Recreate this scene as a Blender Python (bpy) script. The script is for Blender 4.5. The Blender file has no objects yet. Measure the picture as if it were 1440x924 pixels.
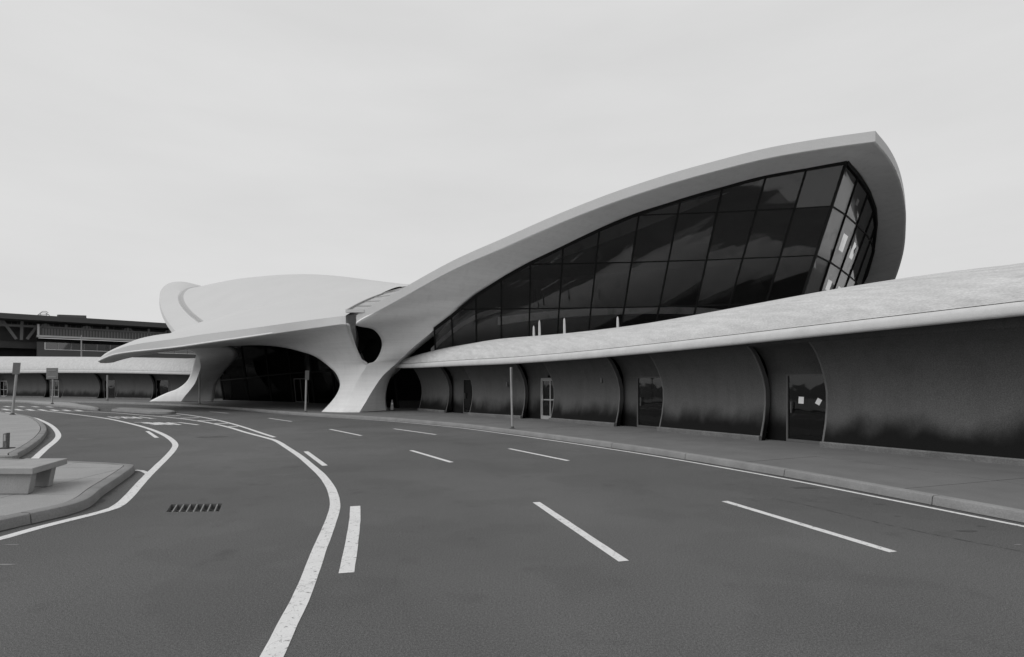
import bpy, bmesh, math, random
import numpy as np
from mathutils import Vector
random.seed(7)
SC = bpy.context.scene
COL = SC.collection
# ---------------------------------------------------------------- camera / light
HC, YH, F, CX = 1.95, 540.0, 800.0, 720.0          # eye height (m), horizon row, focal (px of the 1440 px photo), centre
cam_d = bpy.data.cameras.new('camera'); cam = bpy.data.objects.new('camera', cam_d); COL.objects.link(cam)
cam.location = (0, 0, HC); cam.rotation_euler = (math.radians(90), 0, 0)
cam_d.sensor_fit = 'HORIZONTAL'; cam_d.sensor_width = 36; cam_d.lens = 36*F/1440
cam_d.shift_y = (YH-462)/1440; cam_d.clip_end = 3000; cam_d.clip_start = 0.1
SC.camera = cam
SUN_EL, SUN_AZ = 44, 240                            # azimuth clockwise from +Y, where the light comes from
world = bpy.data.worlds.new('World'); SC.world = world; world.use_nodes = True
wn = world.node_tree.nodes; wl = world.node_tree.links; wn.clear()
wo = wn.new('ShaderNodeOutputWorld'); bg = wn.new('ShaderNodeBackground')
sky = wn.new('ShaderNodeTexSky'); sky.sky_type = 'NISHITA'; sky.sun_disc = False
sky.sun_elevation = math.radians(SUN_EL); sky.sun_rotation = math.radians(SUN_AZ); sky.air_density = 1; sky.dust_density = 4
bw = wn.new('ShaderNodeRGBToBW'); wl.new(sky.outputs[0], bw.inputs[0])
m1 = wn.new('ShaderNodeMath'); m1.operation = 'MULTIPLY'; m1.inputs[1].default_value = 0.011   # thin share of the clear sky behind cloud
wl.new(bw.outputs[0], m1.inputs[0])
tc = wn.new('ShaderNodeTexCoord'); mp = wn.new('ShaderNodeMapping'); mp.inputs['Scale'].default_value = (1.2, 1.2, 5)
mp.inputs['Rotation'].default_value = (0.12, 0.2, 0.3)
nz = wn.new('ShaderNodeTexNoise'); nz.inputs['Scale'].default_value = 2.2; nz.inputs['Detail'].default_value = 5
wl.new(tc.outputs['Generated'], mp.inputs[0]); wl.new(mp.outputs[0], nz.inputs[0])
mr = wn.new('ShaderNodeMapRange'); mr.inputs['From Min'].default_value = .3; mr.inputs['From Max'].default_value = .7
mr.inputs['To Min'].default_value = .65; mr.inputs['To Max'].default_value = .70
wl.new(nz.outputs[0], mr.inputs[0])
ad = wn.new('ShaderNodeMath'); ad.operation = 'ADD'; wl.new(m1.outputs[0], ad.inputs[0]); wl.new(mr.outputs[0], ad.inputs[1])
wl.new(ad.outputs[0], bg.inputs[0]); bg.inputs[1].default_value = 1.0
wl.new(bg.outputs[0], wo.inputs[0])
sd = bpy.data.lights.new('sun', 'SUN'); sun = bpy.data.objects.new('sun', sd); COL.objects.link(sun)
sd.energy = 1.5; sd.angle = math.radians(45); sd.color = (1, 1, 1)
az, el = math.radians(SUN_AZ), math.radians(SUN_EL)
sun.rotation_euler = Vector((math.sin(az)*math.cos(el), math.cos(az)*math.cos(el), math.sin(el))).to_track_quat('Z', 'Y').to_euler()
SC.view_settings.view_transform = 'Standard'; SC.view_settings.look = 'None'
SC.view_settings.exposure = 0.0; SC.view_settings.gamma = 1
# ---------------------------------------------------------------- pixel -> place
def P(px, py, Y): return Vector(((px-CX)/F*Y, Y, HC+(YH-py)/F*Y))
def G(px, py, z=0.0):
    Y = F*(HC-z)/(py-YH); return Vector(((px-CX)/F*Y, Y, z))
def PZ(px, Z, Y): return Vector(((px-CX)/F*Y, Y, Z))
def PP(L): return [P(*a) for a in L]
def cat(pts, n):
    """Catmull-Rom through pts, n samples, uniform in control index"""
    A = np.array([list(p) for p in pts], float); m = len(A)
    E = np.vstack([2*A[0]-A[1], A, 2*A[-1]-A[-2]])
    out = []
    for k in range(n):
        t = k/(n-1)*(m-1); i = min(int(t), m-2); u = t-i
        a, b, c, d = E[i], E[i+1], E[i+2], E[i+3]
        out.append(.5*((2*b)+(c-a)*u+(2*a-5*b+4*c-d)*u*u+(-a+3*b-3*c+d)*u**3))
    return np.array(out)
def arc(pts, step, dense=400):
    """smooth and resample by arc length"""
    A = cat(pts, dense); L = np.r_[0, np.cumsum(np.linalg.norm(np.diff(A, axis=0), axis=1))]
    n = max(2, int(round(L[-1]/step))+1); s = np.linspace(0, L[-1], n)
    return np.column_stack([np.interp(s, L, A[:, j]) for j in range(A.shape[1])])
# ---------------------------------------------------------------- materials
def mat(name, col, rough=.8, spec=.3, var=.12, scale=1.5, fine=.0, fscale=60, bump=.0, bscale=40, stretch=(1, 1, 1), metal=0, extra=None):
    m = bpy.data.materials.new(name); m.use_nodes = True
    N, L = m.node_tree.nodes, m.node_tree.links
    b = N['Principled BSDF']; b.inputs['Roughness'].default_value = rough; b.inputs['Metallic'].default_value = metal
    b.inputs['Specular IOR Level'].default_value = spec
    t = N.new('ShaderNodeNewGeometry'); mpn = N.new('ShaderNodeMapping'); mpn.inputs['Scale'].default_value = stretch
    L.new(t.outputs['Position'], mpn.inputs[0])
    n1 = N.new('ShaderNodeTexNoise'); n1.inputs['Scale'].default_value = scale; n1.inputs['Detail'].default_value = 6; n1.inputs['Roughness'].default_value = .65
    L.new(mpn.outputs[0], n1.inputs[0])
    r1 = N.new('ShaderNodeMapRange'); r1.inputs['From Min'].default_value = .25; r1.inputs['From Max'].default_value = .75
    r1.inputs['To Min'].default_value = 1-var; r1.inputs['To Max'].default_value = 1+var
    L.new(n1.outputs[0], r1.inputs[0])
    fac = r1.outputs[0]
    if fine:
        n2 = N.new('ShaderNodeTexNoise'); n2.inputs['Scale'].default_value = fscale; n2.inputs['Detail'].default_value = 3
        L.new(mpn.outputs[0], n2.inputs[0])
        r2 = N.new('ShaderNodeMapRange'); r2.inputs['From Min'].default_value = .3; r2.inputs['From Max'].default_value = .7
        r2.inputs['To Min'].default_value = 1-fine; r2.inputs['To Max'].default_value = 1+fine
        L.new(n2.outputs[0], r2.inputs[0])
        mm = N.new('ShaderNodeMath'); mm.operation = 'MULTIPLY'; L.new(fac, mm.inputs[0]); L.new(r2.outputs[0], mm.inputs[1]); fac = mm.outputs[0]
    if extra: fac = extra(N, L, t, fac)
    mu = N.new('ShaderNodeMath'); mu.operation = 'MULTIPLY'; mu.inputs[1].default_value = col; L.new(fac, mu.inputs[0])
    cb = N.new('ShaderNodeCombineColor')
    for i in range(3): L.new(mu.outputs[0], cb.inputs[i])
    L.new(cb.outputs[0], b.inputs['Base Color'])
    if bump:
        n3 = N.new('ShaderNodeTexNoise'); n3.inputs['Scale'].default_value = bscale; n3.inputs['Detail'].default_value = 4
        L.new(mpn.outputs[0], n3.inputs[0])
        bp = N.new('ShaderNodeBump'); bp.inputs['Strength'].default_value = bump; bp.inputs['Distance'].default_value = .02
        L.new(n3.outputs[0], bp.inputs['Height']); L.new(bp.outputs[0], b.inputs['Normal'])
    return m
def mulnode(N, L, a, b):
    m = N.new('ShaderNodeMath'); m.operation = 'MULTIPLY'; L.new(a, m.inputs[0]); L.new(b, m.inputs[1]); return m.outputs[0]
def noise(N, L, vec, scale, detail, f0, f1, t0, t1, stretch=None):
    if stretch:
        q = N.new('ShaderNodeMapping'); q.inputs['Scale'].default_value = stretch; L.new(vec, q.inputs[0]); vec = q.outputs[0]
    n = N.new('ShaderNodeTexNoise'); n.inputs['Scale'].default_value = scale; n.inputs['Detail'].default_value = detail
    L.new(vec, n.inputs[0]); r = N.new('ShaderNodeMapRange'); L.new(n.outputs[0], r.inputs[0])
    for k, v in zip(('From Min', 'From Max', 'To Min', 'To Max'), (f0, f1, t0, t1)): r.inputs[k].default_value = v
    return r.outputs[0]
def grime(N, L, t, fac):
    """splash dirt on the foot of the wall, ragged upper edge"""
    sp = N.new('ShaderNodeSeparateXYZ'); L.new(t.outputs['Position'], sp.inputs[0])
    n = noise(N, L, t.outputs['Position'], 1.0, 6, .25, .75, -.30, .30, (1, 1, .6))
    a = N.new('ShaderNodeMath'); a.operation = 'ADD'; L.new(sp.outputs['Z'], a.inputs[0]); L.new(n, a.inputs[1])
    r = N.new('ShaderNodeMapRange'); r.interpolation_type = 'SMOOTHSTEP'; L.new(a.outputs[0], r.inputs[0])
    for k, v in zip(('From Min', 'From Max', 'To Min', 'To Max'), (.5, 1.3, .03, 1.0)): r.inputs[k].default_value = v
    return mulnode(N, L, fac, r.outputs[0])
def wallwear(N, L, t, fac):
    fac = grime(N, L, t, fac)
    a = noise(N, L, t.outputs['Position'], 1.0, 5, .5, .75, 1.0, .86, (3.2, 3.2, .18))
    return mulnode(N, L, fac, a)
def streaks(N, L, t, fac):
    s = noise(N, L, t.outputs['Position'], 1.0, 6, .35, .7, 1.04, .90, (2.2, 2.2, .25))
    return mulnode(N, L, fac, s)
def legstain(N, L, t, fac):
    fac = mulnode(N, L, fac, noise(N, L, t.outputs['Position'], 1.0, 6, .5, .75, 1.01, .93, (2.6, 2.6, .2)))
    b = noise(N, L, t.outputs['Position'], 1.0, 3, .35, .65, .97, 1.03, (.3, .3, 9))     # board marks
    return mulnode(N, L, fac, b)
def diag(N, L, t, fac):
    q = N.new('ShaderNodeMapping'); q.inputs['Rotation'].default_value = (0, 0, -1.85); L.new(t.outputs['Position'], q.inputs[0])
    s = noise(N, L, q.outputs[0], 1.3, 7, .3, .7, .9, 1.1, (.45, 4.0, 2.5))
    return mulnode(N, L, fac, s)
def wheelpaths(N, L, t, fac):
    a = noise(N, L, t.outputs['Position'], .16, 4, .3, .7, .80, 1.16)
    p_ = noise(N, L, t.outputs['Position'], .5, 3, .52, .56, 1.0, .93)
    a = mulnode(N, L, a, p_)
    b = noise(N, L, t.outputs['Position'], 1.3, 8, .62, .74, 1.0, .8)
    c = N.new('ShaderNodeTexVoronoi'); c.inputs['Scale'].default_value = 90; L.new(t.outputs['Position'], c.inputs[0])
    r = N.new('ShaderNodeMapRange'); L.new(c.outputs['Distance'], r.inputs[0])
    for k, v in zip(('From Min', 'From Max', 'To Min', 'To Max'), (0, .35, 1.35, .95)): r.inputs[k].default_value = v
    g = noise(N, L, t.outputs['Position'], 48, 6, .3, .7, .74, 1.26)
    return mulnode(N, L, mulnode(N, L, mulnode(N, L, mulnode(N, L, fac, a), b), r.outputs[0]), g)
def paintwear(N, L, t, fac):
    a = noise(N, L, t.outputs['Position'], 14, 8, .62, .70, 1.0, .35)
    n = N.new('ShaderNodeTexNoise'); n.inputs['Scale'].default_value = 5; n.inputs['Detail'].default_value = 4; L.new(t.outputs['Position'], n.inputs[0])
    u = N.new('ShaderNodeMath'); u.operation = 'SUBTRACT'; u.inputs[1].default_value = .5; L.new(n.outputs[0], u.inputs[0])
    v = N.new('ShaderNodeMath'); v.operation = 'ABSOLUTE'; L.new(u.outputs[0], v.inputs[0])
    r = N.new('ShaderNodeMapRange'); L.new(v.outputs[0], r.inputs[0])
    for k, q in zip(('From Min', 'From Max', 'To Min', 'To Max'), (.002, .007, .55, 1.0)): r.inputs[k].default_value = q
    return mulnode(N, L, mulnode(N, L, fac, a), r.outputs[0])
M = {}
M['asphalt'] = mat('asphalt', .112, .9, .2, .05, .7, .6, 140, .5, 120, extra=wheelpaths)
M['paint'] = mat('road_paint', .62, .75, .2, .05, 3, .08, 90, .15, 170, extra=paintwear)
M['tar'] = mat('tar', .03, .7, .3, .3, 5)
M['walk'] = mat('walk_concrete', .145, .88, .2, .14, .9, .10, 60, .2, 80)
M['kerb'] = mat('kerb_concrete', .22, .88, .2, .18, 1.6, .12, 50, .35, 60)
M['island'] = mat('island_concrete', .28, .88, .2, .10, 1.1, .12, 70, .2, 90)
M['bench'] = mat('bench_concrete', .30, .85, .2, .10, 3, .14, 90, .2, 120, extra=streaks)
M['roof'] = mat('roof_membrane', .50, .75, .2, .03, .25, .02, 14, .0)
M['fascia'] = mat('fascia_concrete', .56, .8, .25, .03, .8, .04, 20)
M['shell'] = mat('shell_concrete', .72, .85, .2, .025, .5, .03, 25, .05, 12, extra=legstain)
M['canopy'] = mat('canopy_membrane', .47, .85, .15, .09, 4.5, .13, 26, .6, 14, stretch=(1.0, .35, 2.0), extra=diag)
M['lip'] = mat('canopy_lip', .50, .8, .2, .10, 2.5, .05, 50, .2, 20)
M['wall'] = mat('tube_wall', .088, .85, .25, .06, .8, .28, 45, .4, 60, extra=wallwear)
M['base'] = mat('base_kerb', .15, .85, .2, .25, 2.5, .2, 30)
M['frame'] = mat('dark_frame', .01, .6, .08, .1, 3)
M['steel'] = mat('galvanised_post', .30, .55, .4, .12, 4, .1, 60)
M['alu'] = mat('door_aluminium', .32, .4, .5, .1, 4)
M['dark'] = mat('interior_shade', .03, .9, .1, .2, 1)  # near-black base colour carries the shade of interiors and recesses
M['inner'] = mat('interior_plaster', .75, .8, .2, .04, 1)
M['pit'] = mat('drain_pit', .13, .9, .2, .3, 9)
M['farroof'] = mat('far_roof', .085, .8, .2, .08, .3)
M['fargrey'] = mat('far_cladding', .10, .7, .3, .08, .4)
M['farsteel'] = mat('far_steel', .2, .6, .3, .1, .5)
M['farwhite'] = mat('far_trim', .50, .7, .3, .05, .5)
M['farwall'] = mat('far_wall', .07, .8, .2, .1, .4)
M['paper'] = mat('paper', .75, .9, .1, .03, 5)
M['rust'] = mat('rusty_steel', .12, .8, .3, .4, 14, .3, 60)
M['cone'] = mat('cone_plastic', .35, .5, .4, .05, 4)
M['edgelight'] = mat('panel_highlight', .12, .8, .2, .2, 2)  # paler than the wall: light caught on panel ends, painted in
M['signback'] = mat('sign_back', .15, .6, .3, .12, 4, .1, 60)
M['dimalu'] = mat('dim_aluminium', .1, .5, .3, .1, 4)
M['dimsteel'] = mat('worn_iron', .16, .6, .3, .2, 9)
M['crackfill'] = mat('crack_filler', .075, .85, .2, .3, 6)
M['roofgrey'] = mat('roof_grey', .36, .8, .2, .12, 3)
def glass(name, tint, refl, wav=.03, wscale=.7, dust=.03, k0=.02):
    m = bpy.data.materials.new(name); m.use_nodes = True; N, L = m.node_tree.nodes, m.node_tree.links; N.clear()
    o = N.new('ShaderNodeOutputMaterial'); mx = N.new('ShaderNodeMixShader'); tr = N.new('ShaderNodeBsdfTransparent'); gl = N.new('ShaderNodeBsdfGlossy')
    tr.inputs[0].default_value = (tint,)*3+(1,); gl.inputs[0].default_value = (.9, .9, .9, 1); gl.inputs['Roughness'].default_value = .02
    t = N.new('ShaderNodeNewGeometry'); n = N.new('ShaderNodeTexNoise'); n.inputs['Scale'].default_value = wscale; n.inputs['Detail'].default_value = 2
    L.new(t.outputs['Position'], n.inputs[0]); bp = N.new('ShaderNodeBump'); bp.inputs['Strength'].default_value = 1; bp.inputs['Distance'].default_value = wav
    L.new(n.outputs[0], bp.inputs['Height']); L.new(bp.outputs[0], gl.inputs['Normal'])
    fr = N.new('ShaderNodeFresnel'); fr.inputs[0].default_value = 1.5; L.new(bp.outputs[0], fr.inputs['Normal'])
    ml = N.new('ShaderNodeMath'); ml.operation = 'MULTIPLY_ADD'; ml.inputs[1].default_value = refl; ml.inputs[2].default_value = k0; ml.use_clamp = True
    L.new(fr.outputs[0], ml.inputs[0]); L.new(ml.outputs[0], mx.inputs[0]); L.new(tr.outputs[0], mx.inputs[1]); L.new(gl.outputs[0], mx.inputs[2])
    d = N.new('ShaderNodeBsdfDiffuse'); d.inputs[0].default_value = (dust, dust, dust, 1)     # film of dust
    m2 = N.new('ShaderNodeMixShader'); dn = noise(N, L, t.outputs['Position'], .9, 5, .55, .8, .10, .3)
    L.new(dn, m2.inputs[0]); L.new(mx.outputs[0], m2.inputs[1]); L.new(d.outputs[0], m2.inputs[2]); L.new(m2.outputs[0], o.inputs[0])
    return m
M['glass'] = glass('wing_glass', .8, .85, .005, .45, .04)
M['eglass'] = glass('entrance_glass', .4, .08, .006, .5, .006, .002)
M['dglass'] = glass('door_glass', .35, .9, .004, 1.2, .015)
M['farglass'] = glass('far_glass', .25, 2.2, .01, .3)
# ---------------------------------------------------------------- builders
def link(o, parent=None):
    COL.objects.link(o)
    if parent is not None: o.parent = parent
    return o
def tag(o, label=None, cat_=None, group=None, kind=None):
    for k, v in (('label', label), ('category', cat_), ('group', group), ('kind', kind)):
        if v: o[k] = v
    return o
def empty(name, label, cat_, loc=(0, 0, 0), group=None):
    o = bpy.data.objects.new(name, None); o.empty_display_size = .3; o.location = loc; link(o); return tag(o, label, cat_, group)
def base(v): return Vector(v)
def meshobj(name, verts, faces, m, parent=None, smooth=None, off=None):
    """one mesh object; verts are world positions (taken relative to the parent's location)"""
    o3 = Vector((0, 0, 0))
    p = parent
    while p is not None: o3 = o3+p.location; p = p.parent
    me = bpy.data.meshes.new(name)
    me.from_pydata([tuple(Vector(v)-o3) for v in verts], [], faces); me.update()
    bm = bmesh.new(); bm.from_mesh(me); bmesh.ops.remove_doubles(bm, verts=bm.verts, dist=.0005)
    bmesh.ops.recalc_face_normals(bm, faces=bm.faces); bm.to_mesh(me); bm.free()
    mm = M[m] if isinstance(m, str) else m
    me.materials.append(mm)
    if smooth is not None:
        for pl in me.polygons: pl.use_smooth = True
        if smooth < 180: me.set_sharp_from_angle(angle=math.radians(smooth))
    o = bpy.data.objects.new(name, me); link(o, parent); return o
class MB:
    def __init__(s): s.v = []; s.f = []
    def add(s, v, f):
        k = len(s.v); s.v += [Vector(x) for x in v]; s.f += [tuple(i+k for i in q) for q in f]; return s
    def grid(s, rows):
        n, m = len(rows), len(rows[0])
        return s.add([p for r in rows for p in r], [(i*m+j, i*m+j+1, (i+1)*m+j+1, (i+1)*m+j) for i in range(n-1) for j in range(m-1)])
    def hexa(s, a, b):
        """a: 4 lower pts in order, b: 4 upper"""
        return s.add(list(a)+list(b), [(3, 2, 1, 0), (4, 5, 6, 7), (0, 1, 5, 4), (1, 2, 6, 5), (2, 3, 7, 6), (3, 0, 4, 7)])
    def box(s, c, d, rz=0):
        c = Vector(c); ux = Vector((math.cos(rz), math.sin(rz), 0))*d[0]/2; uy = Vector((-math.sin(rz), math.cos(rz), 0))*d[1]/2; uz = Vector((0, 0, d[2]/2))
        q = [-ux-uy, ux-uy, ux+uy, -ux+uy]
        return s.hexa([c+k-uz for k in q], [c+k+uz for k in q])
    def bar(s, a, b, w, d, n=None):
        """box beam from a to b, width w (across) and depth d (along n)"""
        a, b = Vector(a), Vector(b); t = (b-a).normalized()
        n = Vector(n) if n is not None else Vector((0, -1, 0)); n = (n-t*n.dot(t)).normalized(); x = t.cross(n)
        q = [-x*w/2-n*d/2, x*w/2-n*d/2, x*w/2+n*d/2, -x*w/2+n*d/2]
        return s.hexa([a+k for k in q], [b+k for k in q])
    def tube(s, pts, r, seg=10, rs=None, cap=True):
        rings = []
        for i, p in enumerate(pts):
            p = Vector(p); t = (Vector(pts[min(i+1, len(pts)-1)])-Vector(pts[max(i-1, 0)])).normalized()
            u = t.cross(Vector((0, 1, 0)) if abs(t.y) < .9 else Vector((1, 0, 0))).normalized(); w = t.cross(u)
            rr = rs[i] if rs else r
            rings.append([p+(u*math.cos(k*2*math.pi/seg)+w*math.sin(k*2*math.pi/seg))*rr for k in range(seg)])
        k0 = len(s.v)
        s.v += [q for r_ in rings for q in r_]
        for i in range(len(rings)-1):
            for j in range(seg): s.f.append((k0+i*seg+j, k0+i*seg+(j+1) % seg, k0+(i+1)*seg+(j+1) % seg, k0+(i+1)*seg+j))
        if cap: s.f.append(tuple(k0+j for j in range(seg))); s.f.append(tuple(k0+(len(rings)-1)*seg+j for j in range(seg)))
        return s
    def prism(s, poly, h):
        """poly: list of points (top), extruded down by h"""
        n = len(poly); top = [Vector(p) for p in poly]; bot = [p-Vector((0, 0, h)) for p in top]
        return s.add(top+bot, [tuple(range(n)), tuple(range(2*n-1, n-1, -1))]+[(i, (i+1) % n, n+(i+1) % n, n+i) for i in range(n)])
    def build(s, name, m, parent=None, smooth=None): return meshobj(name, s.v, s.f, m, parent, smooth)
def solid(o, t, toward=(0, 0, 1.95)):
    """thicken an open sheet away from the point 'toward'"""
    me = o.data; off = Vector((0, 0, 0)); p = o.parent
    while p is not None: off += p.location; p = p.parent
    s = sum((Vector(toward)-off-pl.center).normalized().dot(pl.normal)*pl.area for pl in me.polygons)
    if s < 0: me.flip_normals()
    md = o.modifiers.new('thickness', 'SOLIDIFY'); md.thickness = t; md.offset = -1; md.use_even_offset = False; return o
def bevel(o, w, seg=2):
    md = o.modifiers.new('bevel', 'BEVEL'); md.width = w; md.segments = seg; md.limit_method = 'ANGLE'; md.angle_limit = math.radians(35); return o
def patch(ctrl, nu, nv):
    """smooth dense grid through a control grid (rows of points)"""
    rows = [cat(r, nv) for r in ctrl]
    cols = [cat([r[j] for r in rows], nu) for j in range(nv)]
    return [[Vector(cols[j][i]) for j in range(nv)] for i in range(nu)]
# ================================================================ ROAD
PITC = [G(233.5, 720), G(308, 719), G(312.5, 708), G(241, 709)]
B = 500; O4 = [Vector((-B, -60, 0)), Vector((B, -60, 0)), Vector((B, 900, 0)), Vector((-B, 900, 0))]
road = meshobj('road', O4+PITC, [(0, 1, 5, 4), (1, 2, 6, 5), (2, 3, 7, 6), (3, 0, 4, 7)], 'asphalt')
tag(road, 'dark grey asphalt roadway sweeping past the terminal', None, None, 'structure')
def line(pts, w, name='lane_line', z=.004, step=.25, m='paint', pix=True, jag=.0025):
    g = [G(*p) for p in pts] if pix else [Vector(p) for p in pts]
    A = arc([(p.x, p.y) for p in g], step) if len(g) > 2 else np.array([[g[0].x+(g[1].x-g[0].x)*k/12, g[0].y+(g[1].y-g[0].y)*k/12] for k in range(13)])
    T = np.gradient(A, axis=0); T /= np.linalg.norm(T, axis=1)[:, None]; Nn = np.column_stack([-T[:, 1], T[:, 0]])
    ws = w if np.ndim(w) else [w]*len(A)
    ws = np.interp(np.linspace(0, 1, len(A)), np.linspace(0, 1, len(ws)), ws)
    jl = [random.uniform(-jag, jag) for _ in A]; jr = [random.uniform(-jag, jag) for _ in A]
    mb = MB(); mb.grid([[(*(a+n*(q/2+e1)), z), (*(a-n*(q/2+e2)), z)] for a, n, q, e1, e2 in zip(A, Nn, ws, jl, jr)])
    return mb.build(name, m, road)
line([(0, 577), (64, 577.7), (98, 578.3), (130, 579.2), (165, 581), (201, 584), (227, 586), (262.6, 589.8), (293, 594.5), (321.7, 601), (345, 608), (373.6, 615.6), (388, 620), (404, 629.7), (423, 642.6), (440, 657), (454, 670), (464.5, 685), (470, 700), (471, 712), (468, 725), (459.5, 748), (449, 773.5), (438, 804), (425, 837), (402.5, 882), (382, 924), (360, 965), (320, 1040)], [.15, .15, .16, .165])
line([(246, 581.4), (274, 585), (303, 590.3), (333.5, 598), (369, 609.6), (386, 615)], .15)
for a, b in (((229, 585.4), (253, 584.3)), ((254, 588.3), (280, 587.4)), ((275, 591.5), (306, 591.2)), ((299, 595.6), (321, 595.4)), ((320, 600), (335, 599.6))): line([a, b], .3, 'hatch_bar')
line([(-60, 772), (3.6, 756.7), (47.6, 744), (95, 732), (143, 720), (162, 713.5), (178.6, 701), (202, 675), (219, 658), (234.5, 643), (244, 632), (246.4, 625), (240.5, 618), (228.6, 610.7), (209.5, 603), (186, 596.4), (152, 589), (119, 584.4), (83, 580), (64, 578.2)], [.16, .16, .18, .17, .16, .15])
line([(190, 661.4), (200, 662.5), (209, 667)], .10, z=.0065)
line([(20, 672), (51, 643), (64, 631), (78, 619.5), (82, 612), (77.4, 603.6), (69, 596.8), (57, 591), (44, 587), (5, 579.6), (-60, 576)], [.17, .17, .15])
line([(499.5, 712), (499, 731), (494.5, 765), (487, 806)], .155, 'lane_dash')
for a, b, w in (((430, 635), (457, 655), .13), ((207, 606.5), (220.6, 615.7), .13), ((754, 706.5), (877, 789.5), .125), ((1019, 705), (1256, 776.5), .125), ((578, 633.5), (635, 650.3), .125), ((716, 631), (799, 648), .12), ((554, 603), (613, 611.3), .12), ((464, 603.7), (508, 612.7), .12), ((378, 588.2), (410, 592.8), .12), ((295, 579), (321, 581.2), .12)):
    line([a, b], w, 'lane_dash')
# crosswalk bars far left
for k in range(7):
    x = 4+k*17; line([(x, 575.2+k*.25), (x+9, 577+k*.2)], .28, 'crosswalk_bar', .009)
for k in range(5): line([(6+k*20, 571.3+k*.2), (14+k*20, 572.2+k*.2)], .28, 'crosswalk_bar')
# painted words facing oncoming drivers
GL = {'T': [((0, 1), (1, 1)), ((.5, 0), (.5, 1))], 'A': [((0, 0), (.5, 1)), ((.5, 1), (1, 0)), ((.2, .38), (.8, .38))], 'X': [((0, 0), (1, 1)), ((0, 1), (1, 0))], 'I': [((.5, 0), (.5, 1))],
      'L': [((0, 0), (0, 1)), ((0, 0), (.9, 0))], 'N': [((0, 0), (0, 1)), ((0, 1), (1, 0)), ((1, 0), (1, 1))], 'E': [((0, 0), (0, 1)), ((0, 1), (.9, 1)), ((0, .5), (.8, .5)), ((0, 0), (.9, 0))]}
def word(text, tl, tr, bl):
    """tl, tr, bl: ground points of the word's top-left, top-right, bottom-left as its own reader sees it"""
    ux = (tr-tl); uy = (tl-bl); n = len(text); cw = 1/(n*1.0)
    for k, ch in enumerate(text):
        mb = MB()
        for i, (a, b) in enumerate(GL[ch]):
            pa = bl+ux*(k+.12+.72*a[0])*cw+uy*a[1]; pb = bl+ux*(k+.12+.72*b[0])*cw+uy*b[1]
            t = (pb-pa).normalized(); nn = Vector((-t.y, t.x, 0))*.075; z = Vector((0, 0, .004+i*.0006))
            mb.add([pa+nn+z, pb+nn+z, pb-nn+z, pa-nn+z], [(0, 1, 2, 3)])
        mb.build('painted_letter', 'paint', road)
word('LANE', G(281, 597.6), G(207, 597.4), G(254, 594.2))
word('TAXI', G(222, 588.6), G(160, 588.4), G(203, 586.2))
# cracks, stains and scraps on the asphalt
cr = [G(1085, 701), G(1140, 712), G(1213, 730), G(1290, 747), G(1360, 761), G(1440, 776), G(1600, 806)]
A = arc([(p.x, p.y) for p in cr], .06)
mb = MB(); mb.grid([[(a[0]+random.uniform(-.012, .012), a[1]+.006, .003), (a[0]+random.uniform(-.012, .012), a[1]-.004-random.uniform(0, .006), .003)] for a in A]); mb.build('crack', 'tar', road)
for cp_, wd in (([(1085, 701), (900, 664), (760, 640), (640, 622)], .006), ([(600, 924), (560, 830), (556, 760), (520, 690), (455, 640)], .007), ([(1440, 880), (1200, 822), (1010, 790), (900, 760)], .006), ([(60, 880), (160, 800), (250, 752), (330, 690), (335, 650)], .006)):
    A = arc([(p.x, p.y) for p in (G(*c) for c in cp_)], .07); jx = 0; rw = []
    for a in A:
        jx = jx*.8+random.uniform(-.012, .012); w_ = wd*random.uniform(.3, 1.1); rw.append([(a[0]+jx, a[1]+w_/2, .0028), (a[0]+jx+w_*.6, a[1]-w_/2, .0028)])
    MB().grid(rw).build('crack', 'crackfill', road)
def blot(px, py, rx, ry, m='tar', name='stain'):
    c = G(px, py); n = 16; pts = []
    for k in range(n):
        a = k*2*math.pi/n; r = random.uniform(.6, 1.1); pts.append((c.x+rx*r*math.cos(a), c.y+ry*r*math.sin(a), .0025))
    meshobj(name, pts, [tuple(range(n))], m, road)
M['damp'] = mat('damp_asphalt', .055, .7, .3, .3, 3, .2, 90)
for q in ((1360, 747, .14, .05), (1380, 740, .06, .03), (1237, 709, .1, .04), (1262, 726, .05, .02), (115, 572.6, 2.6, .8), (1132, 686, .3, .1), (296, 614.6, .7, .35), (290, 574, 1.8, .5)): blot(*q, m='damp')
for q in ((8, 794, .12, .02), (16, 766, .12, .015), (118, 617.5, .35, .05), (1432, 766, .05, .02)): blot(*q, m='kerb', name='scrap_mark')
# drain
gr = empty('storm_drain', 'rectangular iron storm drain grate set in the asphalt lane', 'drain', (PITC[0]+PITC[2])/2)
c4 = [Vector(p) for p in PITC]
mb = MB()
for i in range(4): a, b = c4[i], c4[(i+1) % 4]; mb.add([a, b, b-Vector((0, 0, .13)), a-Vector((0, 0, .13))], [(0, 1, 2, 3)])
mb.add([p-Vector((0, 0, .13)) for p in c4], [(0, 1, 2, 3)]); mb.build('pit', 'pit', gr)
for k in range(7):
    u = .11+k*.133; a = c4[0].lerp(c4[1], u); b = c4[3].lerp(c4[2], u)
    MB().bar(a-Vector((0, 0, .03)), b-Vector((0, 0, .03)), .02, .05, (0, 0, 1)).build('bar', 'dimsteel', gr)
for k in (.33, .66):
    a = c4[0].lerp(c4[3], k); b = c4[1].lerp(c4[2], k); MB().bar(a-Vector((0, 0, .09)), b-Vector((0, 0, .09)), .03, .05, (0, 0, 1)).build('cross_bar', 'rust', gr)
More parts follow.
